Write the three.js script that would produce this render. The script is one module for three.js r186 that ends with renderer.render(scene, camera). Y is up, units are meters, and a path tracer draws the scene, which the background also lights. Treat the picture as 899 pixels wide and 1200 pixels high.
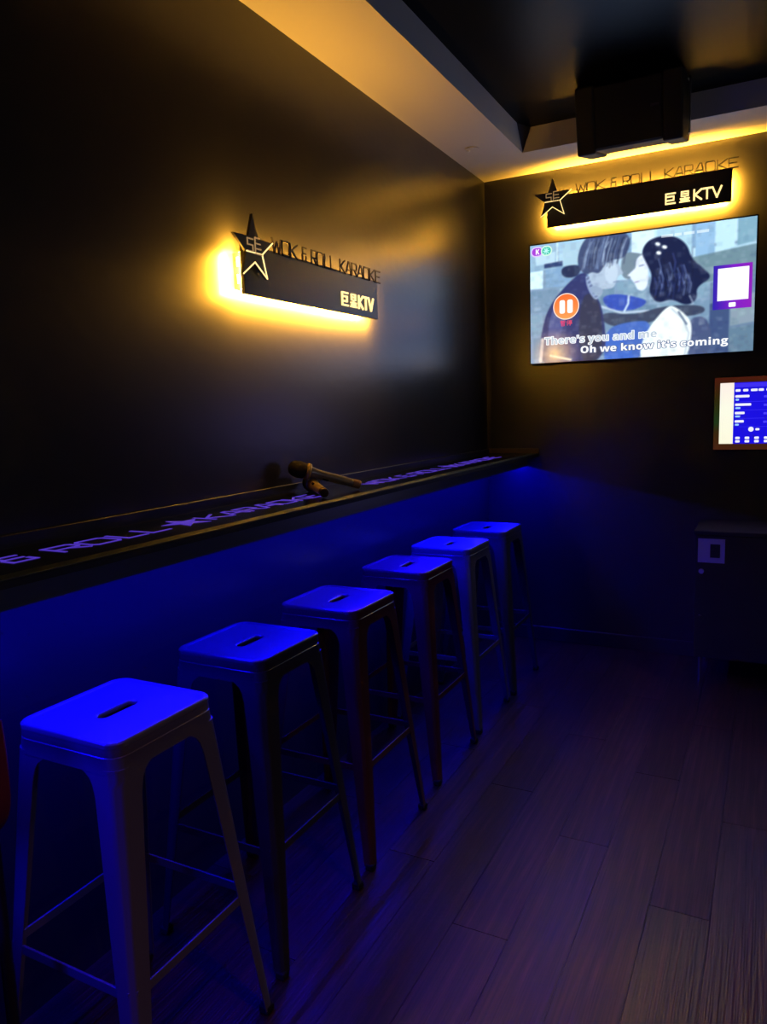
import * as THREE from 'three';
import { mergeGeometries, toCreasedNormals } from 'three/addons/utils/BufferGeometryUtils.js';
import { RoundedBoxGeometry } from 'three/addons/geometries/RoundedBoxGeometry.js';
import { RectAreaLightUniformsLib } from 'three/addons/lights/RectAreaLightUniformsLib.js';

// ---------------------------------------------------------------- camera, exposure, large lights
const scene = new THREE.Scene();
scene.background = new THREE.Color(0, 0, 0);
const camera = new THREE.PerspectiveCamera(69.14, 899 / 1200, 0.05, 40);
camera.position.set(1.452, 1.336, 4.083);
camera.rotation.order = 'YXZ';
camera.rotation.set(-0.1356, 0.4839, -0.0335);
const renderer = new THREE.WebGLRenderer({ antialias: true });
renderer.toneMapping = THREE.LinearToneMapping;
renderer.toneMappingExposure = 1.0;
renderer.shadowMap.enabled = true;
RectAreaLightUniformsLib.init();

const BLUE = new THREE.Color().setRGB(0.0015, 0.0008, 1.0);
const AMBER = new THREE.Color().setRGB(1.0, 0.45, 0.035);
const BLUE_GLOW = 390;                     // under-ledge strip
const SIGN_GLOW = { left: { bottom: 6600, end: 9500, top: 560 }, back: { bottom: 5200, end: 5200, top: 1500 } };
const TV_GLOW = 0.9;
const PANEL_GLOW = 0.7;
const ROOM_GLOW = 4;
const COOL_FILL_GLOW = 0.45;                   // added cool fill light on the right wall, out of frame                     // room glow: added rosy fill light overhead, out of frame

function areaLight(parent, color, intensity, w, h, [x, y, z], [rx, ry, rz] = [0, 0, 0]) {
  const l = new THREE.RectAreaLight(color, intensity, w, h);
  l.position.set(x, y, z); l.rotation.set(rx, ry, rz); parent.add(l); return l;
}

// ---------------------------------------------------------------- helpers
let seed = 7;
const rnd = () => { seed = (seed * 1664525 + 1013904223) >>> 0; return seed / 4294967296; };
const taken = {};
const numbered = (n) => { const k = taken[n] = (taken[n] ?? -1) + 1; return k ? `${n}_${String(k).padStart(3, '0')}` : n; };
const rgb = (r, g, b) => new THREE.Color().setRGB(r, g, b);
const std = (c, roughness, metalness = 0, more = {}) => new THREE.MeshStandardMaterial({ color: c, roughness, metalness, ...more });
const glow = (c, k, more = {}) => new THREE.MeshStandardMaterial({ color: rgb(0.02, 0.02, 0.02), emissive: c, emissiveIntensity: k, roughness: 0.5, ...more });
function mesh(name, geo, mat, parent, pos, rot) {
  const m = new THREE.Mesh(geo, mat); m.name = name; m.castShadow = m.receiveShadow = true;
  if (pos) m.position.set(...pos); if (rot) m.rotation.set(...rot);
  parent.add(m); return m;
}
function thing(name, label, category, pos = [0, 0, 0], turn = 0, group) {
  const o = new THREE.Group(); o.name = numbered(name); o.position.set(...pos); o.rotation.y = turn;
  o.userData = { label, category }; if (group) o.userData.group = group; scene.add(o); return o;
}
function struct(name, geo, mat, pos) { const m = mesh(name, geo, mat, scene, pos); m.userData.kind = 'structure'; return m; }
const box = (x0, x1, y0, y1, z0, z1) => new THREE.BoxGeometry(x1 - x0, y1 - y0, z1 - z0).translate((x0 + x1) / 2, (y0 + y1) / 2, (z0 + z1) / 2);
const rbox = (x0, x1, y0, y1, z0, z1, r = 0.004) => new RoundedBoxGeometry(x1 - x0, y1 - y0, z1 - z0, 2, r).translate((x0 + x1) / 2, (y0 + y1) / 2, (z0 + z1) / 2);
// flat strokes in the xy plane, joined into one extruded letter
function strokes(lines, t, depth) {
  const g = [];
  for (const l of lines) for (let i = 0; i + 1 < l.length; i++) {
    const [x0, y0] = l[i], [x1, y1] = l[i + 1], d = Math.hypot(x1 - x0, y1 - y0);
    g.push(new THREE.BoxGeometry(d + t * 0.9, t, depth).rotateZ(Math.atan2(y1 - y0, x1 - x0)).translate((x0 + x1) / 2, (y0 + y1) / 2, 0));
  }
  return mergeGeometries(g);
}
const GLYPH = {
  W: [[[0, 1], [0.22, 0], [0.5, 0.8], [0.78, 0], [1, 1]]],
  O: [[[0.12, 0], [0, 0.15], [0, 0.85], [0.12, 1], [0.88, 1], [1, 0.85], [1, 0.15], [0.88, 0], [0.12, 0]]],
  K: [[[0, 0], [0, 1]], [[1, 1], [0.12, 0.5], [1, 0]]],
  '&': [[[0.9, 1], [0.12, 1], [0.12, 0.56], [0.8, 0.56]], [[0.12, 0.56], [0, 0.44], [0, 0], [0.85, 0], [0.85, 0.36]]],
  R: [[[0, 0], [0, 1], [0.9, 1], [1, 0.9], [1, 0.55], [0.9, 0.45], [0, 0.45]], [[0.55, 0.45], [1, 0]]],
  L: [[[0, 1], [0, 0], [1, 0]]],
  A: [[[0, 0], [0.55, 1], [0.75, 1], [1, 0]], [[0.2, 0.32], [0.9, 0.32]]],
  E: [[[1, 1], [0, 1], [0, 0], [1, 0]], [[0, 0.5], [0.85, 0.5]]],
  T: [[[0, 1], [1, 1]], [[0.5, 1], [0.5, 0]]],
  V: [[[0, 1], [0.5, 0], [1, 1]]],
};
const glyph = (c, w, h, t, depth) => strokes(GLYPH[c].map((l) => l.map(([x, y]) => [x * w, y * h])), t, depth);
// WOK & ROLL KARAOKE: [letter, left, right] of 790
const NAME_ROW = [['W', 0, 50], ['O', 56, 97], ['K', 104, 148], ['&', 178, 206], ['R', 236, 268], ['O', 275, 316], ['L', 326, 360], ['L', 368, 404], ['K', 436, 474], ['A', 478, 520], ['R', 528, 564], ['A', 570, 614], ['O', 622, 664], ['K', 674, 716], ['E', 748, 790]];
NAME_ROW[14] = ['E', 724, 764];
function starShape(R, r, cx = 0, cy = 0) {
  const s = new THREE.Shape();
  for (let i = 0; i < 10; i++) { const a = Math.PI / 2 + i * Math.PI / 5, q = i % 2 ? r : R; s[i ? 'lineTo' : 'moveTo'](cx + q * Math.cos(a), cy + q * Math.sin(a)); }
  s.closePath(); return s;
}
function dataTex(n, m, fn, srgb) {
  const d = new Uint8Array(n * m * 4);
  for (let y = 0; y < m; y++) for (let x = 0; x < n; x++) { const c = fn(x / n, y / m), o = (y * n + x) * 4; d[o] = c[0]; d[o + 1] = c[1]; d[o + 2] = c[2]; d[o + 3] = 255; }
  const t = new THREE.DataTexture(d, n, m); t.wrapS = t.wrapT = THREE.RepeatWrapping; t.magFilter = THREE.LinearFilter; if (srgb) t.colorSpace = THREE.SRGBColorSpace; t.needsUpdate = true; return t;
}
// tileable value noise
const lattice = Array.from({ length: 4096 }, () => rnd());
function noise(x, y, px, py) {
  const xi = Math.floor(x), yi = Math.floor(y), fx = x - xi, fy = y - yi, s = (t) => t * t * (3 - 2 * t);
  const v = (a, b) => lattice[((((a % px) + px) % px) * 57 + (((b % py) + py) % py) * 131) & 4095];
  const u = s(fx), w = s(fy);
  return (v(xi, yi) * (1 - u) + v(xi + 1, yi) * u) * (1 - w) + (v(xi, yi + 1) * (1 - u) + v(xi + 1, yi + 1) * u) * w;
}

// ---------------------------------------------------------------- materials
const wallBump = dataTex(256, 256, (u, v) => { const k = 255 * (noise(u * 100, v * 100, 100, 100)); return [k, k, k]; });
wallBump.repeat.set(2, 2);
const M = {
  wall: new THREE.MeshPhysicalMaterial({ color: rgb(0.0235, 0.023, 0.0228), roughness: 0.3, ior: 1.6, bumpMap: wallBump, bumpScale: 0.0002 }),
  soffit: std(rgb(0.68, 0.66, 0.64), 0.75),
  ceiling: new THREE.MeshPhysicalMaterial({ color: rgb(0.002, 0.002, 0.002), roughness: 0.36, ior: 1.4, specularIntensity: 0.25 }),
  cornerShade: std(rgb(0.05, 0.045, 0.055), 0.6),
  black: std(rgb(0.014, 0.013, 0.015), 0.36),
  acrylic: std(rgb(0.016, 0.015, 0.017), 0.16),
  satin: std(rgb(0.03, 0.032, 0.034), 0.32),
  border: std(rgb(0.03, 0.039, 0.042), 0.5),
  apron: std(rgb(0.10, 0.11, 0.115), 0.3),
  plastic: std(rgb(0.008, 0.007, 0.007), 0.6),
  brass: std(rgb(0.75, 0.5, 0.2), 0.35, 0.9),
  bronze: std(rgb(0.012, 0.007, 0.005), 0.6),
  chrome: std(rgb(0.75, 0.75, 0.78), 0.25, 1),
  plate: std(rgb(0.55, 0.55, 0.6), 0.4, 0.6),
  cabinet: std(rgb(0.004, 0.0045, 0.0048), 0.8),
  rubber: std(rgb(0.012, 0.012, 0.012), 0.8),
  grille: std(rgb(0.007, 0.006, 0.006), 0.75),
  fabric: std(rgb(0.22, 0.012, 0.018), 0.8),
  amberChip: glow(rgb(1, 0.6, 0.15), 30),
  blueTape: glow(BLUE, 6),
  dimGold: glow(rgb(1.0, 0.6, 0.25), 0.3),
  gold: glow(rgb(1.0, 0.72, 0.28), 1.6),
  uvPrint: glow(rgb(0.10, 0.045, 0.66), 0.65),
  housing: std(rgb(0.25, 0.25, 0.26), 0.5, 0.5),
};
const woodTex = [0, 1, 2].map((k) => dataTex(128, 1024, (u, v) => {
  const w = 0.5 + 0.5 * Math.sin(2 * Math.PI * (u * 5 + 1.4 * noise(u * 3 + k * 7, v * 3, 3, 3)));
  const fine = noise(u * 64, v * 10 + k * 3, 64, 10), mid = noise(u * 10 + k, v * 4, 10, 4);
  const q = 0.55 + 0.22 * w * mid + 0.3 * fine + 0.16 * (mid - 0.5);
  return [128 * q, 86 * q, 64 * q];
}, true));
const woodBump = dataTex(128, 512, (u, v) => { const k = 255 * noise(u * 64, v * 12, 64, 12); return [k, k, k]; });
M.wood = woodTex.flatMap((t, i) => [1, 0.8].map((k) => std(rgb(0.42 * k, 0.34 * k, 0.36 * k), 0.36 + 0.05 * i, 0, { map: t, bumpMap: woodBump, bumpScale: 0.0006 })));
M.woodBase = std(rgb(0.05, 0.034, 0.028), 0.8);

// ---------------------------------------------------------------- the room
const RX = 3.4, RZ = 6.4, H = 2.56, HC = 2.672;
const floor = struct('floor', box(-0.1, RX + 0.1, -0.15, -0.012, -0.1, RZ + 0.1), M.woodBase);
{
  const pw = 0.15, L = 1.25, geos = [];
  for (let v = 0; v < 3; v++) {
    const g = box(-pw / 2 + 0.0006, pw / 2 - 0.0006, -0.012, 0, -L / 2 + 0.001, L / 2 - 0.001), p = g.attributes.position, uv = g.attributes.uv;
    for (let i = 0; i < p.count; i++) uv.setXY(i, p.getX(i) / pw + 0.5, p.getZ(i) / L + 0.5 + v * 0.37);
    geos.push(g);
  }
  for (let c = 0; c * pw < RX; c++) {
    const off = ((c * 0.41) % 1) * L;
    for (let z = -off; z < RZ; z += L) {
      const z0 = Math.max(z, 0.0), z1 = Math.min(z + L, RZ); if (z1 - z0 < 0.02) continue;
      const x0 = c * pw, x1 = Math.min(x0 + pw, RX);
      const m = mesh('plank', geos[Math.floor(rnd() * 3)], M.wood[Math.floor(rnd() * 6)], floor, [(x0 + x1) / 2, 0, (z0 + z1) / 2]);
      m.scale.set((x1 - x0) / pw, 1, (z1 - z0) / L);
    }
  }
}
struct('wall_left', box(-0.12, 0, -0.15, HC + 0.12, -0.12, RZ + 0.12), M.wall);
struct('wall_back', box(0, RX, -0.15, HC + 0.12, -0.12, 0), M.wall);
struct('wall_right', box(RX, RX + 0.12, -0.15, HC + 0.12, -0.12, RZ + 0.12), M.wall);
struct('wall_front', box(0, RX, -0.15, HC + 0.12, RZ, RZ + 0.12), M.wall);
struct('ceiling', box(0, RX, HC, HC + 0.12, 0, RZ), M.ceiling);
struct('trim_1', box(0, 0.3224, H, HC, 0, RZ), M.soffit);                 // soffit along the left wall
struct('trim_2', box(0.3224, RX, H, HC, 0, 0.3476), M.soffit);            // soffit along the back wall
{ // dark triangular plate standing in for shade where the two soffit faces meet
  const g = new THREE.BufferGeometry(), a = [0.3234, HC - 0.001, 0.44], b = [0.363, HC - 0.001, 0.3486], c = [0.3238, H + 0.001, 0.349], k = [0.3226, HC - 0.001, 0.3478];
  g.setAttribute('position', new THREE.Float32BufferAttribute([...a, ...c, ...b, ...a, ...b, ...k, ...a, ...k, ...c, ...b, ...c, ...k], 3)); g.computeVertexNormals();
  struct('corner_shade_3', g, M.cornerShade);
}
struct('baseboard_back', rbox(0.0, RX, 0, 0.08, 0, 0.014, 0.004), std(rgb(0.03, 0.028, 0.027), 0.35));

// ---------------------------------------------------------------- wall ledge with lettered top
const ledge = thing('wall_ledge', 'long narrow black wall ledge with purple lettering along its glossy top', 'ledge');
const LZ = 4.6;
mesh('top_panel', box(0.012, 0.262, 1.055, 1.07, 0.012, LZ), M.acrylic, ledge);
mesh('front_border', rbox(0.262, 0.3, 1.0685, 1.0725, 0.0, LZ, 0.0015), M.border, ledge).userData.label = 'grey border strip along the front of the ledge';
mesh('edge_band', box(0.2, 0.3006, 1.0555, 1.0685, 0.001, LZ - 0.001), M.plastic, ledge);
{
  const s = new THREE.Shape(); s.moveTo(0.215, 1.055); s.lineTo(0.229, 1.055); s.lineTo(0.236, 1.001); s.lineTo(0.222, 1.001); s.closePath();
  mesh('apron', new THREE.ExtrudeGeometry(s, { depth: LZ, bevelEnabled: false }), M.apron, ledge);
}
mesh('backsplash', rbox(0, 0.012, 1.055, 1.099, 0, LZ, 0.002), M.satin, ledge);
mesh('side_splash', rbox(0.012, 0.3, 1.0715, 1.099, 0, 0.012, 0.002), std(rgb(0.12, 0.07, 0.035), 0.4), ledge);
{ // WOK & ROLL * KARAOKE printed twice along the ledge, tops of the letters towards the wall
  const X0 = 0.17, CH = 0.072, D = 0.0008;
  const put = (c, z0, z1) => {
    const w = z0 - z1, g = glyph(c, w, CH, 0.0085, D);
    g.rotateX(-Math.PI / 2).rotateY(Math.PI / 2).translate(X0, 1.0705, z0);
    mesh('letter', g, M.uvPrint, ledge);
  };
  const row = [['W', -0.3, -0.215], ['O', -0.195, -0.125], ['K', -0.105, -0.04], ['&', 0.005, 0.065], ['R', 0.122, 0.187], ['O', 0.202, 0.275], ['L', 0.295, 0.35], ['L', 0.37, 0.425], ['K', 0.59, 0.655], ['A', 0.668, 0.733], ['R', 0.75, 0.81], ['A', 0.822, 0.89], ['O', 0.905, 0.975], ['K', 0.993, 1.055], ['E', 1.07, 1.125]];
  for (const zs of [3.178, 1.405]) {
    for (const [c, a, b] of row) put(c, zs - a, zs - b);
    const st = new THREE.ExtrudeGeometry(starShape(0.066, 0.027), { depth: D, bevelEnabled: false }).rotateX(-Math.PI / 2).rotateY(Math.PI / 2).translate(0.132, 1.0702, zs - 0.518);
    mesh('star_mark', st, M.uvPrint, ledge);
  }
}
// blue strip light hidden behind the apron
const strip = thing('led_strip_light', 'blue strip light running under the long black wall ledge', 'strip light', [0.165, 1.008, 0]);
mesh('channel', box(-0.009, 0.009, 0.012, 0.047, 0.035, LZ - 0.1), M.housing, strip);
mesh('led_tape', box(-0.005, 0.005, 0.007, 0.012, 0.035, LZ - 0.1), M.blueTape, strip);
areaLight(strip, BLUE, BLUE_GLOW, 0.01, LZ - 0.135, [0, 0.0055, (LZ - 0.065) / 2], [-Math.PI / 2, 0, 0]);

// ---------------------------------------------------------------- backlit signs
function sign(label, pos, turn, scale, power) {
  const s = thing('backlit_sign', label, 'sign', pos, turn); s.scale.setScalar(scale);
  const W = 0.88, B = 0.152;
  mesh('board', rbox(0, W, 0, B, 0.045, 0.058, 0.0015), M.black, s);
  mesh('backing_frame', box(0.022, W - 0.022, 0.022, B - 0.022, 0.0, 0.0449), M.plastic, s);
  // LED tape round the backing frame: one chip every 8 cm, lights just in front
  const chip = (x, y, horizontal) => mesh('led_chip', horizontal ? box(-0.014, 0.014, -0.002, 0.002, -0.004, 0.004) : box(-0.002, 0.002, -0.014, 0.014, -0.004, 0.004), M.amberChip, s, [x, y, 0.02]);
  for (let i = 0; i < 11; i++) { const x = 0.045 + i * (W - 0.09) / 10; chip(x, 0.02, true); chip(x, B - 0.02, true); }
  for (const y of [0.05, B - 0.05]) { chip(0.02, y, false); chip(W - 0.02, y, false); }
  areaLight(s, AMBER, power.bottom, W - 0.05, 0.007, [W / 2, 0.013, 0.032]);
  areaLight(s, AMBER, power.top, W - 0.05, 0.007, [W / 2, B - 0.012, 0.03], [Math.PI / 4, 0, 0]);
  areaLight(s, AMBER, power.end, 0.007, B - 0.05, [0.013, B / 2, 0.032]);
  areaLight(s, AMBER, power.end, 0.007, B - 0.05, [W - 0.013, B / 2, 0.032]);
  // name in thin letters standing on the board
  const u0 = 0.152, k = 0.752 / 764, h = 0.044;
  for (const [c, a, b] of NAME_ROW) {
    const g = glyph(c, (b - a) * k, h, 0.0052, 0.004).translate(u0 + a * k, 0.1485, 0.0605);
    mesh('name_letter', g, M.bronze, s);
  }
  // star with gold edging, its glow standing for caught light, and two stylised characters
  const R = 0.103, cx = 0.034, cy = 0.137;
  const st = mesh('star', new THREE.ExtrudeGeometry(starShape(R, R * 0.4, cx, cy), { depth: 0.008, bevelEnabled: true, bevelSize: 0.0008, bevelThickness: 0.0008, bevelSegments: 1 }).translate(0, 0, 0.066), M.black, s);
  const P = (i) => { const a = Math.PI / 2 + i * Math.PI / 5, q = i % 2 ? R * 0.4 : R; return [cx + q * Math.cos(a), cy + q * Math.sin(a)]; };
  mesh('gold_edging', strokes([[P(8), P(7), P(6), P(5), P(4)], [P(3), P(7)]], 0.0032, 0.003).translate(0, 0, 0.0765), M.gold, st);
  const T = 0.0034, q = (pts) => pts.map(([x, y]) => [cx + x * 0.035, cy + 0.008 + y * 0.03]);
  mesh('star_character', strokes([q([[-0.15, 0.62], [-0.95, 0.62], [-0.95, 0.02], [-0.2, 0.02], [-0.2, -0.62], [-1, -0.62]])], T, 0.003).translate(0, 0, 0.0765), M.dimGold, st);
  mesh('star_character', strokes([q([[0.15, 0.85], [0.8, 0.85]]), q([[0.15, 0.85], [0.15, -0.75]]), q([[0.15, 0.3], [0.9, 0.3]]), q([[0.15, -0.22], [0.95, -0.22]]), q([[0.05, -0.75], [1.05, -0.75]])], T, 0.003).translate(0, 0, 0.0765), M.dimGold, st);
  // lit characters on the board
  const ch = (lines, x, w, t = 0.0075) => mesh('lit_character', strokes(lines.map((l) => l.map(([a, b]) => [x + a * w, 0.029 + b * 0.046])), t, 0.006).translate(0, 0, 0.061), M.gold, s);
  ch([[[0, 0], [0, 1], [1, 1]], [[0, 0.7], [0.85, 0.7], [0.85, 0.32], [0, 0.32]], [[0, 0], [1, 0]]], 0.588, 0.042, 0.0062);
  ch([[[0.15, 0.55], [0.15, 1], [0.85, 1], [0.85, 0.55], [0.15, 0.55]], [[0.15, 0.78], [0.85, 0.78]], [[0.05, 0.32], [0.95, 0.32]], [[0.12, 0.16], [0.88, 0.16]], [[0, 0], [1, 0]], [[0.5, 0.5], [0.5, 0]]], 0.652, 0.044, 0.0052);
  ch(GLYPH.K, 0.716, 0.032); ch(GLYPH.T, 0.756, 0.034); ch(GLYPH.V, 0.797, 0.038);
  return s;
}
sign('black backlit name sign with star on the long dark wall above the ledge', [0, 1.693, 2.257], Math.PI / 2, 0.955, SIGN_GLOW.left);
sign('black backlit name sign with star directly above the television', [0.364, 2.259, 0], 0, 1.0, SIGN_GLOW.back);

// ---------------------------------------------------------------- television
{
  const X0 = 0.267, X1 = 1.362, Y0 = 1.555, Y1 = 2.183;
  const tv = thing('television', 'large flat television showing a karaoke video with lyrics', 'television', [X0, Y0, 0]);
  const w = X1 - X0, h = Y1 - Y0;
  mesh('housing', rbox(0, w, 0, h, 0.03, 0.058, 0.004), M.plastic, tv);
  mesh('wall_bracket', box(w * 0.3, w * 0.7, h * 0.25, h * 0.75, 0, 0.03), M.plastic, tv);
  const b = 0.006, F = [[0, w, 0, b], [0, w, h - b, h], [0, b, b, h - b], [w - b, w, b, h - b]];
  mesh('bezel', mergeGeometries(F.map(([a, c, d, e]) => box(a, c, d, e, 0.058, 0.0625))), M.plastic, tv);
  const tex = new THREE.CanvasTexture(videoPicture()); tex.colorSpace = THREE.SRGBColorSpace;
  mesh('screen', new THREE.PlaneGeometry(w - 2 * b, h - 2 * b), new THREE.MeshStandardMaterial({ color: 0x050505, roughness: 0.35, emissive: 0xffffff, emissiveMap: tex, emissiveIntensity: 1.18 }), tv, [w / 2, h / 2, 0.0592]);
  areaLight(tv, rgb(0.36, 0.52, 1.0), TV_GLOW, w * 0.96, h * 0.94, [w / 2, h / 2, 0.066], [0, Math.PI, 0]);
}
function videoPicture() {
  const W = 1280, Hh = 736, c = document.createElement('canvas'); c.width = W; c.height = Hh; const top = c.getContext('2d'), back = document.createElement('canvas'); back.width = W; back.height = Hh; let g = back.getContext('2d');
  // points are in pixels of an upright copy of the screen: p() takes shares of width and height
  const P = (u, v) => [u * W, v * Hh];
  const poly = (pts, fill) => { g.fillStyle = fill; g.beginPath(); pts.forEach(([u, v], i) => g[i ? 'lineTo' : 'moveTo'](...P(u, v))); g.closePath(); g.fill(); };
  const blob = (pts, fill) => { // smooth closed curve
    g.fillStyle = fill; g.beginPath(); const n = pts.length, q = pts.map(([u, v]) => P(u, v)), mid = (a, b) => [(a[0] + b[0]) / 2, (a[1] + b[1]) / 2];
    g.moveTo(...mid(q[n - 1], q[0])); for (let i = 0; i < n; i++) g.quadraticCurveTo(...q[i], ...mid(q[i], q[(i + 1) % n])); g.closePath(); g.fill();
  };
  const line = (pts, col, w) => { g.strokeStyle = col; g.lineWidth = w; g.lineCap = g.lineJoin = 'round'; g.beginPath(); pts.forEach(([u, v], i) => g[i ? 'lineTo' : 'moveTo'](...P(u, v))); g.stroke(); };
  g.fillStyle = '#7f9bb8'; g.fillRect(0, 0, W, Hh);
  // stone wall behind
  const tones = ['#a3cbe4', '#bfe2f2', '#8fb6d6', '#7ea4c8', '#aed4ea', '#d0eefa'];
  for (let r = 0; r < 5; r++) for (let k = -1; k < 9; k++) {
    const u = k * 0.135 + (r % 2) * 0.06 + rnd() * 0.02, v = r * 0.2 - 0.02;
    poly([[u, v], [u + 0.128, v + 0.008], [u + 0.126, v + 0.188], [u + 0.003, v + 0.182]], r < 2 ? tones[Math.floor(rnd() * 6)] : ['#6a8aa6', '#7e9fb8', '#7392b0', '#8fb2c8'][Math.floor(rnd() * 4)]);
  }
  for (let i = 0; i < 420; i++) { g.globalAlpha = 0.1; const s = 10 + rnd() * 46; g.fillStyle = rnd() < 0.5 ? '#dff2ff' : '#3c5878'; g.fillRect(rnd() * W, rnd() * Hh, s, s * 0.5); } g.globalAlpha = 1;
  poly([[0, 0], [0.13, 0], [0.13, 0.21], [0, 0.22]], '#8fb4cf'); poly([[0.025, 0.09], [0.125, 0.07], [0.125, 0.16], [0.03, 0.17]], '#b5d8ea'); poly([[0.07, 0.165], [0.16, 0.155], [0.16, 0.195], [0.07, 0.2]], '#2c3f6e');
  poly([[0.16, 0.02], [0.3, 0], [0.26, 0.2], [0.16, 0.2]], '#a6cbe0');
  poly([[0.48, 0], [0.58, 0], [0.58, 0.24], [0.48, 0.24]], '#d4f0fb'); poly([[0.59, 0], [0.74, 0], [0.74, 0.22], [0.6, 0.23]], '#a9d3e6');
  poly([[0.755, 0], [0.835, 0], [0.835, 0.25], [0.755, 0.26]], '#8db8dc'); poly([[0.84, 0], [0.915, 0], [0.915, 0.21], [0.84, 0.22]], '#b9e2ef'); poly([[0.925, 0], [1, 0], [1, 0.18], [0.925, 0.2]], '#7ba6bd');
  poly([[0.74, 0.25], [1, 0.2], [1, 0.42], [0.74, 0.46]], '#6b8999'); poly([[0.82, 0.46], [1, 0.42], [1, 1], [0.82, 1]], '#64809c');
  poly([[0.82, 0.62], [0.9, 0.6], [0.9, 1], [0.82, 1]], '#3c4f7c'); poly([[0.905, 0.6], [1, 0.56], [1, 0.78], [0.905, 0.8]], '#8199a8'); poly([[0.9, 0.82], [1, 0.8], [1, 1], [0.9, 1]], '#5f7c93');
  blob([[0.44, 0.14], [0.52, 0.17], [0.56, 0.2], [0.52, 0.3], [0.47, 0.38], [0.43, 0.32]], '#6f8296');
  blob([[0.15, 0.2], [0.25, 0.2], [0.24, 0.3], [0.16, 0.3]], '#232f52');
  // blue seat and the dark arm across
  blob([[0.34, 0.48], [0.42, 0.47], [0.52, 0.52], [0.56, 0.56], [0.5, 0.62], [0.38, 0.6]], '#3550b4');
  line([[0.47, 0.5], [0.468, 0.56], [0.45, 0.62]], '#c5dcf0', 12);
  line([[0.34, 0.56], [0.44, 0.63], [0.56, 0.63]], '#b4c9e0', 12);
  blob([[0.34, 0.6], [0.5, 0.66], [0.62, 0.6], [0.8, 0.62], [0.8, 0.7], [0.6, 0.7], [0.5, 0.76], [0.36, 0.72]], '#3a4560');
  blob([[0.36, 0.74], [0.5, 0.7], [0.58, 0.72], [0.55, 1.02], [0.36, 1.02]], '#4468bd'); poly([[0.36, 0.86], [0.44, 0.78], [0.5, 1], [0.36, 1]], '#3f66c4');
  blob([[0.72, 0.72], [0.82, 0.7], [0.84, 1.03], [0.72, 1.03]], '#45547c');
  // man leaning in
  blob([[0.03, 1.05], [0.06, 0.68], [0.1, 0.5], [0.2, 0.32], [0.27, 0.25], [0.31, 0.42], [0.36, 0.62], [0.37, 1.05]], '#2b346a');
  blob([[0.1, 0.56], [0.16, 0.44], [0.2, 0.5], [0.16, 0.7], [0.12, 0.95], [0.08, 0.9]], '#434f8a');
  blob([[0.24, 0.5], [0.3, 0.42], [0.35, 0.6], [0.35, 1.02], [0.24, 1.02]], '#30364f');
  blob([[0.265, 0.28], [0.3, 0.34], [0.34, 0.46], [0.32, 0.52], [0.28, 0.42]], '#8aa0c4'); for (let i = 0; i < 6; i++) line([[0.275 + i * 0.008, 0.33 + i * 0.03], [0.3 + i * 0.008, 0.3 + i * 0.034]], '#2a3566', 5);
  blob([[0.27, 0.2], [0.36, 0.12], [0.42, 0.2], [0.432, 0.3], [0.415, 0.36], [0.4, 0.43], [0.34, 0.42], [0.3, 0.4]], '#a9bfd6');
  blob([[0.36, 0.22], [0.41, 0.22], [0.424, 0.31], [0.4, 0.4], [0.36, 0.36]], '#bcd0e4');
  poly([[0.425, 0.24], [0.445, 0.315], [0.42, 0.33]], '#a5bbd2'); line([[0.4, 0.375], [0.425, 0.37]], '#6a7fa4', 5); blob([[0.3, 0.38], [0.36, 0.42], [0.34, 0.5], [0.29, 0.42]], '#8ea4c0');
  blob([[0.225, 0.2], [0.25, 0.02], [0.32, -0.05], [0.42, -0.05], [0.475, 0.03], [0.47, 0.13], [0.44, 0.2], [0.4, 0.19], [0.36, 0.22], [0.335, 0.3], [0.3, 0.27], [0.27, 0.3]], '#3d4c72');
  for (let i = 0; i < 46; i++) { const a = rnd(), u = 0.25 + a * 0.21; line([[u + 0.03, 0.0 + rnd() * 0.05], [u + 0.01, 0.1 + rnd() * 0.05], [u - 0.005 + rnd() * 0.01, 0.2 + rnd() * 0.06]], ['#6f86b0', '#222c4a', '#a9bfdc', '#1d2746'][i % 4], 2 + rnd() * 3); }
  // warm flare at lower left
  const fl = g.createRadialGradient(0.12 * W, 0.93 * Hh, 4, 0.12 * W, 0.93 * Hh, 0.13 * W); fl.addColorStop(0, 'rgba(255,214,150,0.95)'); fl.addColorStop(0.5, 'rgba(240,190,150,0.5)'); fl.addColorStop(1, 'rgba(200,170,180,0)'); g.fillStyle = fl; g.fillRect(0, 0.6 * Hh, 0.3 * W, 0.4 * Hh);
  line([[0.05, 0.98], [0.06, 0.8]], 'rgba(255,240,220,0.7)', 22); line([[0.1, 0.94], [0.2, 0.985]], 'rgba(255,236,200,0.9)', 14);
  // woman in a white dress
  blob([[0.5, 0.2], [0.55, 0.17], [0.56, 0.4], [0.54, 0.47], [0.51, 0.46], [0.5, 0.42], [0.495, 0.4], [0.47, 0.345], [0.5, 0.3]], '#dbe9f8');
  poly([[0.5, 0.28], [0.462, 0.335], [0.5, 0.365]], '#dbe9f8'); line([[0.497, 0.395], [0.515, 0.39]], '#7d6f96', 5); line([[0.515, 0.27], [0.535, 0.265]], '#42507e', 5);
  blob([[0.52, 0.16], [0.56, 0.06], [0.66, 0.06], [0.72, 0.14], [0.74, 0.26], [0.79, 0.34], [0.83, 0.42], [0.76, 0.48], [0.77, 0.58], [0.72, 0.62], [0.66, 0.55], [0.6, 0.58], [0.57, 0.52], [0.56, 0.46], [0.575, 0.36], [0.55, 0.26]], '#181f44');
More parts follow.
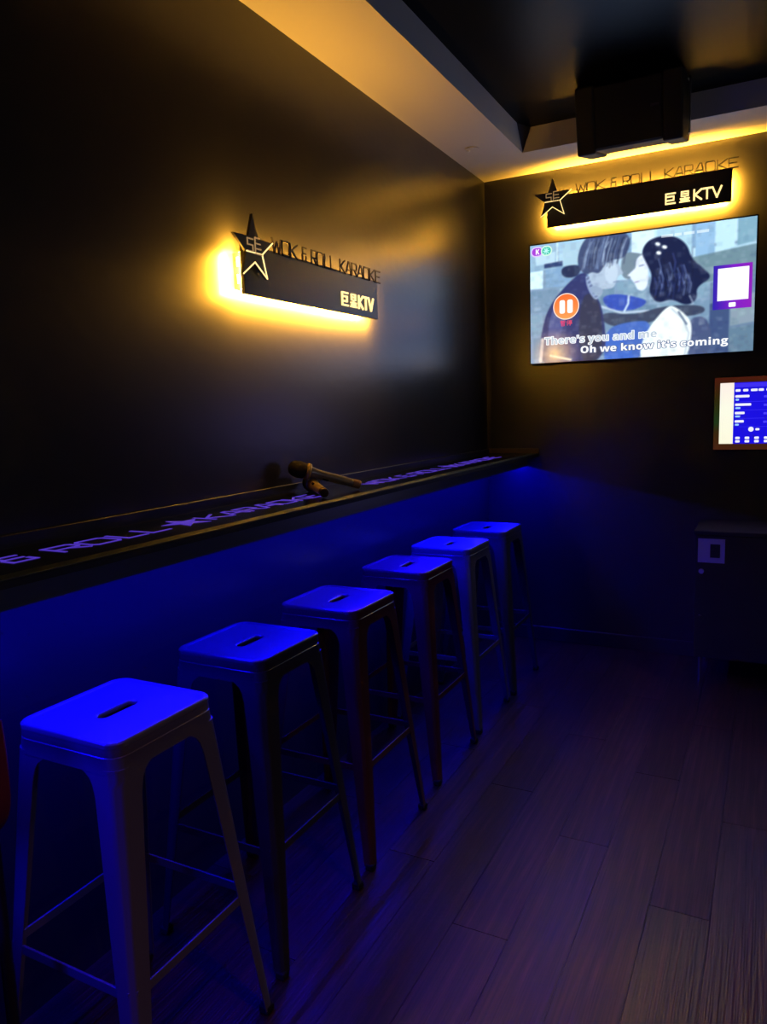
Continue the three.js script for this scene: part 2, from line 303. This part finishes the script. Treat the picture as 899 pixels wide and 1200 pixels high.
  for (let i = 0; i < 34; i++) { const u = 0.58 + rnd() * 0.16, v = 0.2 + rnd() * 0.22; line([[u, v], [u + 0.012, v + 0.07], [u + 0.006, v + 0.14]], ['#39498a', '#6a80b4', '#10152e'][i % 3], 2 + rnd() * 3); }
  for (const [u, v] of [[0.595, 0.115], [0.625, 0.145], [0.6, 0.185]]) { g.fillStyle = '#eef8ff'; g.beginPath(); g.ellipse(u * W, v * Hh, 15, 10, 0.4, 0, 7); g.fill(); }
  blob([[0.52, 1.06], [0.53, 0.86], [0.58, 0.72], [0.645, 0.6], [0.68, 0.62], [0.74, 0.72], [0.75, 0.82], [0.73, 1.06]], '#e9f3f3');
  line([[0.66, 0.63], [0.71, 0.72], [0.735, 0.83], [0.72, 1]], '#b9c9d6', 9); line([[0.69, 0.66], [0.725, 0.76]], '#5d6f8c', 10);
  line([[0.735, 0.54], [0.75, 0.6]], '#aabdd6', 5);
  for (let i = 0; i < 900; i++) { g.globalAlpha = 0.07; const q = 6 + rnd() * 30; g.fillStyle = rnd() < 0.6 ? '#eaf8ff' : '#16244e'; g.fillRect(rnd() * W, rnd() * Hh, q, q * (0.4 + rnd())); } g.globalAlpha = 1;
  for (let i = 0; i < 19; i++) { const q = i ? (i < 7 ? 3 : 6) : 0, t = i * 1.047; top.globalAlpha = 1 / (i + 1); top.drawImage(back, q * Math.cos(t), q * Math.sin(t), W, Hh); } // soft focus
  top.globalAlpha = 1; g = top;
  // overlays: small caption bars, lyrics, logo, pause badge, code panel without its code
  g.globalAlpha = 0.55; g.fillStyle = '#f2fbff'; for (const [u, w] of [[0.61, 0.05], [0.667, 0.03], [0.705, 0.045], [0.76, 0.05]]) g.fillRect(u * W, 0.05 * Hh, w * W, 16); g.globalAlpha = 1;
  const text = (s, u, v, size, fill, edge, width) => { g.font = `bold ${size}px sans-serif`; g.textBaseline = 'alphabetic'; g.lineJoin = 'round'; const k = width * W / g.measureText(s).width; g.save(); g.translate(u * W, v * Hh); g.scale(k, 1); g.strokeStyle = edge; g.lineWidth = 7; g.strokeText(s, 0, 0); g.fillStyle = fill; g.fillText(s, 0, 0); g.restore(); };
  text("There's you and me", 0.07, 0.845, 62, '#b9c6d2', '#f4f8fb', 0.53);
  text("Oh we know it's coming", 0.245, 0.935, 58, '#ffffff', '#5a6c92', 0.655);
  g.lineWidth = 8; g.strokeStyle = '#d9c4ff'; g.fillStyle = '#a03ad0'; g.beginPath(); g.roundRect(8, 14, 72, 54, 27); g.fill(); g.stroke();
  g.fillStyle = '#38c0a8'; g.strokeStyle = '#cdeedd'; g.beginPath(); g.roundRect(72, 14, 64, 54, 27); g.fill(); g.stroke();
  g.font = 'bold 44px sans-serif'; g.fillStyle = '#fff'; g.fillText('K', 32, 57);
  const mi = (x, y, s, col, w) => { for (const l of [[[0, 0.48], [1, 0.48]], [[0.5, 0], [0.5, 1]], [[0.2, 0.1], [0.38, 0.36]], [[0.8, 0.1], [0.62, 0.36]], [[0.46, 0.5], [0.08, 0.9]], [[0.54, 0.5], [0.92, 0.9]]]) line(l.map(([a, b]) => [(x + a * s) / W, (y + b * s) / Hh]), col, w); };
  mi(84, 24, 36, '#bff2ee', 5);
  const R = 78, bx = 0.177 * W, by = 0.535 * Hh, og = g.createLinearGradient(0, by - R, 0, by + R); og.addColorStop(0, '#ff6a30'); og.addColorStop(1, '#ff9a55');
  g.fillStyle = og; g.beginPath(); g.arc(bx, by, R, 0, 7); g.fill(); g.strokeStyle = '#ffe0d0'; g.lineWidth = 6; g.stroke();
  g.fillStyle = '#fff'; for (const s of [-1, 1]) { g.beginPath(); g.roundRect(bx + s * 24 - 17, by - 40, 34, 82, 12); g.fill(); }
  const hz = (lines, x, y, s, col, w) => lines.forEach((l) => line(l.map(([a, b]) => [(x + a * s) / W, (y + b * s) / Hh]), col, w));
  const zan = [[[0.05, 0.08], [0.5, 0.08]], [[0.22, 0], [0.1, 0.26], [0.48, 0.26]], [[0.3, 0.14], [0.3, 0.5]], [[0.02, 0.4], [0.52, 0.4]], [[0.9, 0.02], [0.6, 0.08], [0.6, 0.34], [0.54, 0.5]], [[0.6, 0.24], [1, 0.24]], [[0.82, 0.24], [0.82, 0.5]], [[0.22, 0.58], [0.78, 0.58], [0.78, 1], [0.22, 1], [0.22, 0.58]], [[0.22, 0.79], [0.78, 0.79]]];
  const ting = [[[0.25, 0], [0.02, 0.4]], [[0.16, 0.25], [0.16, 1]], [[0.65, 0], [0.65, 0.1]], [[0.35, 0.12], [1, 0.12]], [[0.45, 0.24], [0.9, 0.24], [0.9, 0.42], [0.45, 0.42], [0.45, 0.24]], [[0.32, 0.66], [0.32, 0.54], [1, 0.54], [1, 0.66]], [[0.42, 0.7], [0.92, 0.7]], [[0.68, 0.7], [0.68, 1], [0.55, 0.95]]];
  hz(zan, bx - 36, by + R + 8, 32, '#e03a6a', 3.4); hz(ting, bx + 4, by + R + 8, 32, '#e03a6a', 3.4);
  const pg = g.createLinearGradient(0.835 * W, 0, 0.99 * W, 0); pg.addColorStop(0, '#3322a8'); pg.addColorStop(0.5, '#7a1fc0'); pg.addColorStop(1, '#8a20b4');
  g.fillStyle = pg; g.fillRect(0.832 * W, 0.335 * Hh, 0.156 * W, 0.335 * Hh); g.fillStyle = '#fbfbff'; g.fillRect(0.85 * W, 0.36 * Hh, 0.125 * W, 0.245 * Hh); g.beginPath(); g.roundRect(0.897 * W, 0.622 * Hh, 0.028 * W, 0.034 * Hh, 5); g.fill();
  return c;
}

// ---------------------------------------------------------------- touch panel on the back wall
{
  const p = thing('touch_panel', 'wall mounted song selection screen with blue menu and bright side strip', 'screen', [1.188, 1.085, 0]);
  const w = 0.62, h = 0.358, c = document.createElement('canvas'); c.width = 1024; c.height = 592; const g = c.getContext('2d');
  const fr = g.createLinearGradient(0, 0, 0, 592); for (const [k, s] of [[0, '#48180c'], [0.3, '#2c2608'], [0.62, '#1c3618'], [0.75, '#36240c'], [1, '#442010']]) fr.addColorStop(k, s);
  g.fillStyle = fr; g.fillRect(0, 0, 1024, 592); g.fillStyle = '#1a10e0'; g.fillRect(50, 44, 974, 500); g.fillStyle = '#4030f0'; g.fillRect(150, 50, 500, 34);
  const st = g.createLinearGradient(0, 44, 0, 544); st.addColorStop(0, '#fff0e6'); st.addColorStop(0.4, '#fdfde8'); st.addColorStop(1, '#fffbe0'); g.fillStyle = st; g.fillRect(42, 44, 104, 500);
  g.fillStyle = '#f4f4ff'; const bar = (x, y, a, b = 18) => { g.beginPath(); g.roundRect(x, y, a, b, 6); g.fill(); };
  for (let k = 0; k < 12; k++) bar(156 + k * 56, 98, k === 2 ? 50 : 38, 20);
  for (let k = 0; k < 4; k++) { g.fillStyle = '#f4f4ff'; bar(156, 146 + k * 68, [104, 118, 72, 68][k], 20); g.fillStyle = '#9fd6ff'; bar(158, 176 + k * 68, [26, 38, 38, 30][k], 15); g.fillStyle = '#4a40ff'; g.fillRect(190, 200 + k * 68, 800, 2); bar(364, 154 + k * 68, 28, 18); }
  g.fillStyle = '#f4f4ff'; g.beginPath(); g.arc(278, 426, 20, 0, 7); g.fill(); bar(310, 418, 30, 18); for (let k = 0; k < 6; k++) bar(400 + k * 90, 432, 60, 8);
  for (let k = 0; k < 12; k++) { bar(164 + k * 70, 486, 34, 20); bar(164 + k * 70, 514, 34, 20); }
  const t = new THREE.CanvasTexture(c); t.colorSpace = THREE.SRGBColorSpace;
  mesh('housing', rbox(0, w, 0, h, 0, 0.028, 0.004), M.plastic, p);
  mesh('screen', new THREE.PlaneGeometry(w - 0.006, h - 0.006), new THREE.MeshStandardMaterial({ color: 0x040404, roughness: 0.4, emissive: 0xffffff, emissiveMap: t, emissiveIntensity: 1.0 }), p, [w / 2, h / 2, 0.0285]);
  areaLight(p, rgb(0.35, 0.3, 1.0), PANEL_GLOW, w * 0.95, h * 0.9, [w / 2, h / 2, 0.033], [0, Math.PI, 0]);
}

// ---------------------------------------------------------------- loudspeaker under the ceiling
{
  const s = thing('loudspeaker', 'black box loudspeaker hung from the ceiling above the television sign', 'loudspeaker', [0.875, 2.40, 0.66]);
  const body = new THREE.Group(); // tilted cabinet
  const W = 0.42, Hs = 0.255, D = 0.25, tilt = 0.22;
  const place = (g) => g.rotateX(tilt);
  mesh('cabinet', place(rbox(-W / 2, W / 2, 0.006, Hs, -D, 0, 0.012)), M.plastic, s);
  for (const k of [-1, 1]) mesh('end_cap', place(rbox(k > 0 ? W / 2 - 0.075 : -W / 2 - 0.004, k > 0 ? W / 2 + 0.004 : -W / 2 + 0.075, -0.004, Hs + 0.006, -D - 0.004, 0.006, 0.01)), M.plastic, s);
  mesh('grille', place(rbox(-W / 2 + 0.078, W / 2 - 0.078, 0.014, Hs - 0.008, 0, 0.007, 0.003)), M.grille, s);
  mesh('badge', place(rbox(0.09, 0.125, 0.135, 0.145, 0.007, 0.0095, 0.001)), std(rgb(0.12, 0.1, 0.1), 0.4, 0.6), s);
  const br = mesh('bracket', mergeGeometries([box(W / 2 + 0.012, W / 2 + 0.017, 0.05, 0.272, -0.15, -0.12), box(-W / 2 - 0.017, -W / 2 - 0.012, 0.05, 0.272, -0.15, -0.12), box(-W / 2 - 0.017, W / 2 + 0.017, 0.266, 0.272, -0.15, -0.12)]), std(rgb(0.3, 0.28, 0.26), 0.4, 0.7), s);
  br.userData.label = 'grey metal hanging bracket';
}

// ---------------------------------------------------------------- low cabinet by the back wall
{
  const c = thing('low_cabinet', 'low black cabinet against the back wall under the touch panel', 'cabinet', [1.148, 0, 0.016]);
  const W = 0.95, D = 0.38, T = 0.735, B = 0.13;
  mesh('carcass', rbox(0, W, B, T - 0.018, 0, D - 0.02, 0.003), M.cabinet, c);
  mesh('top', rbox(-0.006, W + 0.006, T - 0.018, T, 0, D + 0.004, 0.003), M.rubber, c);
  const d1 = mesh('door', rbox(0.003, W / 2 - 0.002, B, T - 0.021, D - 0.02, D, 0.003), M.cabinet, c);
  mesh('door', rbox(W / 2 + 0.002, W - 0.003, B, T - 0.021, D - 0.02, D, 0.003), M.cabinet, c);
  const plate = mesh('metal_plate', mergeGeometries([box(0.014, 0.128, 0.693, 0.7, D, D + 0.006), box(0.014, 0.128, 0.588, 0.594, D, D + 0.005), box(0.014, 0.02, 0.594, 0.693, D, D + 0.005), box(0.122, 0.128, 0.594, 0.693, D, D + 0.005), box(0.02, 0.122, 0.594, 0.693, D, D + 0.002)]), M.plate, d1);
  plate.userData.label = 'small silver square plate';
  mesh('plate_inset', box(0.066, 0.108, 0.612, 0.675, D + 0.002, D + 0.004), M.cabinet, d1);
  mesh('lock', new THREE.CylinderGeometry(0.011, 0.012, 0.008, 20).rotateX(Math.PI / 2).translate(0.03, 0.545, D + 0.004), M.plate, d1);
  mesh('knob', new THREE.SphereGeometry(0.007, 16, 10).scale(1.3, 0.8, 1).translate(0.03, 0.335, D + 0.006), M.chrome, d1);
  for (const [x, z] of [[0.03, D - 0.03], [W - 0.03, D - 0.03], [0.03, 0.03], [W - 0.03, 0.03]]) mesh('leg', new THREE.CylinderGeometry(0.006, 0.005, B, 12).translate(x, B / 2, z), M.chrome, c);
}

// ---------------------------------------------------------------- metal bar stools
function rr(half, r, n = 5) { // rounded square outline, counter-clockwise seen from above (x, z)
  const p = [];
  for (const [sx, sz, a0] of [[1, 1, 0], [-1, 1, 1], [-1, -1, 2], [1, -1, 3]]) for (let i = 0; i <= n; i++) { const a = (a0 + i / n) * Math.PI / 2; p.push([sx * (half - r) + r * Math.cos(a), sz * (half - r) + r * Math.sin(a)]); }
  return p;
}
function loft(rings, closed = true, capEnds = false) { // rings: arrays of [x, y, z]
  const n = rings[0].length, pos = [], idx = [];
  rings.forEach((r) => r.forEach((p) => pos.push(...p)));
  for (let k = 0; k + 1 < rings.length; k++) for (let i = 0; i < (closed ? n : n - 1); i++) { const a = k * n + i, b = k * n + (i + 1) % n; idx.push(a, a + n, b, b, a + n, b + n); }
  if (capEnds) for (const k of [0, rings.length - 1]) for (let i = 1; i + 1 < n; i++) idx.push(k * n, k * n + i, k * n + i + 1);
  const g = new THREE.BufferGeometry(); g.setAttribute('position', new THREE.Float32BufferAttribute(pos, 3)); g.setIndex(idx);
  return toCreasedNormals(g, 0.7);
}
const SEAT = (() => {
  const a = 0.137, s = new THREE.Shape(rr(a - 0.006, 0.032, 8).map(([x, z]) => new THREE.Vector2(x, -z)).reverse());
  const hole = new THREE.Path(); const hw = 0.0185, hl = 0.053; // handle slot along z
  hole.absarc(0, hl - hw, hw, 0, Math.PI, false); hole.absarc(0, -hl + hw, hw, Math.PI, 2 * Math.PI, false); hole.closePath(); s.holes.push(hole);
  const g = new THREE.ExtrudeGeometry(s, { depth: 0.003, bevelEnabled: true, bevelSize: 0.006, bevelThickness: 0.005, bevelSegments: 4, curveSegments: 12 });
  g.rotateX(-Math.PI / 2).translate(0, 0.750, 0);
  const ring = (h, y) => rr(h, 0.034, 8).map(([x, z]) => [x, y, z]); // rolled rim round the dished top
  const rim = loft([ring(0.1368, 0.75), ring(0.1368, 0.757), ring(0.1345, 0.7602), ring(0.1305, 0.7615), ring(0.1265, 0.7604), ring(0.121, 0.757), ring(0.121, 0.75)]);
  return mergeGeometries([g, rim].map((q) => { const o = q.index ? q.toNonIndexed() : q; o.deleteAttribute('uv'); return o; }));
})();
const SKIRT = (() => {
  const ring = (h, r, y) => rr(h, r).map(([x, z]) => [x, y, z]);
  return loft([ring(0.136, 0.034, 0.754), ring(0.1365, 0.034, 0.735), ring(0.1355, 0.034, 0.733), ring(0.137, 0.034, 0.7315), ring(0.1395, 0.034, 0.702), ring(0.1375, 0.032, 0.702), ring(0.1345, 0.032, 0.7315), ring(0.133, 0.032, 0.754)]);
})();
const legOut = (y) => 0.1385 + (0.705 - y) / 0.705 * 0.0585;
const LEG = (() => {
  const rows = [[0.71, 0.105], [0.704, 0.092], [0.698, 0.08], [0.69, 0.07], [0.678, 0.063], [0.655, 0.058], [0.55, 0.053], [0.4, 0.047], [0.2, 0.037], [0.012, 0.027]];
  return loft(rows.map(([y, w]) => {
    const o = legOut(Math.min(y, 0.705)), r = 0.026 - 0.012 * (0.7 - y) / 0.7, t = 0.0025, p = [];
    p.push([o - w, y, o]); for (let i = 0; i <= 5; i++) { const a = Math.PI / 2 * (1 - i / 5); p.push([o - r + r * Math.cos(a), y, o - r + r * Math.sin(a)]); } p.push([o, y, o - w]);
    p.push([o - t, y, o - w]); for (let i = 0; i <= 5; i++) { const a = Math.PI / 2 * i / 5; p.push([o - r + (r - t) * Math.cos(a), y, o - r + (r - t) * Math.sin(a)]); } p.push([o - w, y, o - t]);
    return p;
  }), true, true);
})();
const CAP = (() => { const o = legOut(0.01); return rbox(o - 0.025, o + 0.0012, 0, 0.02, o - 0.025, o + 0.0012, 0.005); })();
const BAR = (() => { const o = legOut(0.3); return rbox(-o + 0.012, o - 0.012, 0.29, 0.31, o - 0.006, o - 0.001, 0.0015); })();
function makeStool(mat) {
  const s = new THREE.Group();
  mesh('seat', SEAT, mat, s); mesh('skirt', SKIRT, mat, s);
  for (let k = 0; k < 4; k++) {
    const l = mesh('leg', LEG, mat, s, [0, 0, 0], [0, k * Math.PI / 2, 0]);
    mesh('foot_cap', CAP, M.rubber, l);
    mesh('footrest_bar', BAR, mat, s, [0, 0, 0], [0, k * Math.PI / 2, 0]);
  }
  return s;
}
const paint = (r, g, b, rough, met = 0) => new THREE.MeshPhysicalMaterial({ color: rgb(r, g, b), roughness: rough, metalness: met, clearcoat: 0.4, clearcoatRoughness: 0.25 });
const SM = { silver: paint(0.21, 0.20, 0.22, 0.4, 0.4), black: paint(0.035, 0.035, 0.035, 0.38), bronze: paint(0.16, 0.05, 0.035, 0.36, 0.2), maroon: paint(0.16, 0.035, 0.035, 0.38, 0.1), dark: paint(0.06, 0.065, 0.065, 0.38) };
const STOOLS = [
  [0.2962, 3.0671, 'silver', 'silver grey metal bar stool nearest the camera, whole seat with handle slot in view'],
  [0.2697, 2.5997, 'black', 'black metal bar stool standing second nearest, between the silver and the bronze one'],
  [0.2616, 2.1390, 'bronze', 'reddish bronze metal bar stool, third nearest, below the two microphones'],
  [0.2431, 1.6002, 'maroon', 'dark maroon metal bar stool, fourth nearest, just behind the bronze one'],
  [0.2302, 1.1429, 'silver', 'silver grey metal bar stool, fifth nearest, second from the back wall'],
  [0.2344, 0.6858, 'dark', 'dark metal bar stool farthest away, last in the row before the back wall'],
];
const protos = {};
for (const [x, z, kind, label] of STOOLS) {
  const o = protos[kind] ? protos[kind].clone() : (protos[kind] = makeStool(SM[kind]));
  o.name = numbered('bar_stool'); o.position.set(x, 0, z); o.userData = { label, category: 'stool', group: 'metal bar stools along the ledge' }; scene.add(o);
}

// ---------------------------------------------------------------- red chair at the left edge
{
  const c = thing('red_chair', 'red upholstered chair, only its back edge showing at the left of the picture', 'chair', [0.06 + 0.02, 0, 3.56]);
  const W = 0.39;
  const s = new THREE.Shape(); const x1 = 0.2;
  s.moveTo(-0.07, 0.62); s.lineTo(x1 - 0.06, 0.605); s.quadraticCurveTo(x1 - 0.005, 0.63, x1, 0.69); s.quadraticCurveTo(x1 + 0.004, 0.77, x1 - 0.003, 0.822); s.lineTo(-0.07, 0.83); s.closePath();
  const b = mesh('backrest', new THREE.ExtrudeGeometry(s, { depth: 0.03, bevelEnabled: true, bevelSize: 0.006, bevelThickness: 0.006, bevelSegments: 3 }).translate(0, 0, -0.25), M.fabric, c);
  mesh('seat', rbox(-0.07, 0.19, 0.4, 0.46, -0.2, 0.2, 0.02), M.fabric, c);
  for (const [x, z] of [[-0.05, -0.235], [0.17, -0.235]]) mesh('back_post', new THREE.CylinderGeometry(0.011, 0.011, 0.66, 12).translate(x, 0.33, z), M.black, c);
  for (const [x, z] of [[-0.05, 0.17], [0.17, 0.17]]) mesh('leg', new THREE.CylinderGeometry(0.011, 0.011, 0.41, 12).translate(x, 0.205, z), M.black, c);
}

// ---------------------------------------------------------------- two microphones lying crossed on the ledge
function microphone(label, tail, head, mats) {
  const a = new THREE.Vector3(...tail), d = new THREE.Vector3(...head).sub(a), L = d.length();
  const o = thing('microphone', label, 'microphone', tail, 0, 'microphones lying crossed on the ledge');
  o.quaternion.setFromUnitVectors(new THREE.Vector3(0, 1, 0), d.clone().normalize());
  const lathe = (pts) => new THREE.LatheGeometry(pts.map(([r, y]) => new THREE.Vector2(r, y)), 28);
  mesh('tail_cap', lathe([[0, 0], [0.012, 0], [0.0145, 0.003], [0.015, 0.026], [0.0145, 0.028], [0, 0.028]]), mats.tail, o);
  mesh('handle', lathe([[0.0145, 0.028], [0.0146, 0.06], [0.0165, L - 0.075], [0.019, L - 0.05], [0.022, L - 0.042], [0.0, L - 0.042]]), mats.body, o);
  mesh('collar', lathe([[0.02, L - 0.047], [0.0275, L - 0.045], [0.029, L - 0.038], [0.0275, L - 0.031], [0.02, L - 0.029]]), mats.collar, o);
  mesh('grille_head', lathe([[0.022, L - 0.031], [0.0275, L - 0.022], [0.0285, L - 0.004], [0.026, L + 0.012], [0.018, L + 0.024], [0.008, L + 0.029], [0, L + 0.03]]), mats.head, o);
  mesh('switch', new RoundedBoxGeometry(0.008, 0.02, 0.004, 2, 0.0015).translate(0, L * 0.55, 0.0168), M.rubber, o);
  return o;
}
const micHead = std(rgb(0.03, 0.026, 0.018), 0.7, 0.4, { bumpMap: wallBump, bumpScale: 0.001 });
const micGold = std(rgb(0.75, 0.52, 0.16), 0.35, 0.3), micBody = std(rgb(0.34, 0.32, 0.31), 0.3, 0.5), micTail = std(rgb(0.45, 0.27, 0.17), 0.5);
microphone('dark wireless microphone with gold collar resting across the other one', [0.205, 1.0865, 1.875], [0.05, 1.153, 2.025], { tail: micTail, body: micBody, collar: micGold, head: micHead });
microphone('gold banded microphone lying underneath, its dark tail towards the camera', [0.215, 1.0865, 2.12], [0.055, 1.1, 1.955], { tail: std(rgb(0.10, 0.03, 0.02), 0.5), body: micGold, collar: micBody, head: micHead });

// ---------------------------------------------------------------- small round cover on the soffit
{
  const c = thing('soffit_cover', 'small pale round cover on the white soffit near the room corner', 'cover', [0.116, H, 0.544]);
  mesh('plate', new THREE.CylinderGeometry(0.03, 0.033, 0.006, 24).translate(0.02, -0.003, 0), M.soffit, c);
  mesh('sensor', new THREE.SphereGeometry(0.008, 16, 10).scale(1, 0.7, 1).translate(0, -0.008, 0), std(rgb(0.85, 0.85, 0.85), 0.3), c);
}
// ---------------------------------------------------------------- added rosy fill overhead, standing in for unseen room light
{
  const l = thing('added_rosy_light', 'added round rosy ceiling light out of frame, standing in for unseen room light', 'light', [1.8, HC, 3.55]);
  mesh('trim_ring', new THREE.TorusGeometry(0.075, 0.008, 10, 32).rotateX(Math.PI / 2), M.chrome, l);
  mesh('lens', new THREE.CylinderGeometry(0.068, 0.068, 0.004, 32).translate(0, -0.003, 0), glow(rgb(1.0, 0.45, 0.5), 3), l);
  const p = new THREE.SpotLight(rgb(1.0, 0.36, 0.6), ROOM_GLOW, 0, 0.82, 1); p.position.set(0, -0.012, 0); p.target.position.set(0, -2.6, 0); l.add(p.target); p.shadow.radius = 2.5; p.castShadow = true; l.add(p);
}

// ---------------------------------------------------------------- added cool fill on the right wall, lifts the soffit face
{
  const l = thing('added_cool_light', 'small cool fill light added on the right wall outside the picture', 'lamp', [RX, 1.75, 2.6]);
  mesh('back_plate', rbox(-0.012, 0, -0.09, 0.09, -0.05, 0.05, 0.004), M.black, l);
  mesh('shade', new THREE.SphereGeometry(0.05, 24, 16).translate(-0.062, 0, 0), glow(rgb(0.8, 0.8, 1.0), 1.5), l);
  const p = new THREE.PointLight(rgb(0.8, 0.78, 1.0), COOL_FILL_GLOW); p.position.set(-0.062, 0, 0); p.shadow.radius = 2.4; p.castShadow = true; l.add(p);
}

renderer.render(scene, camera);
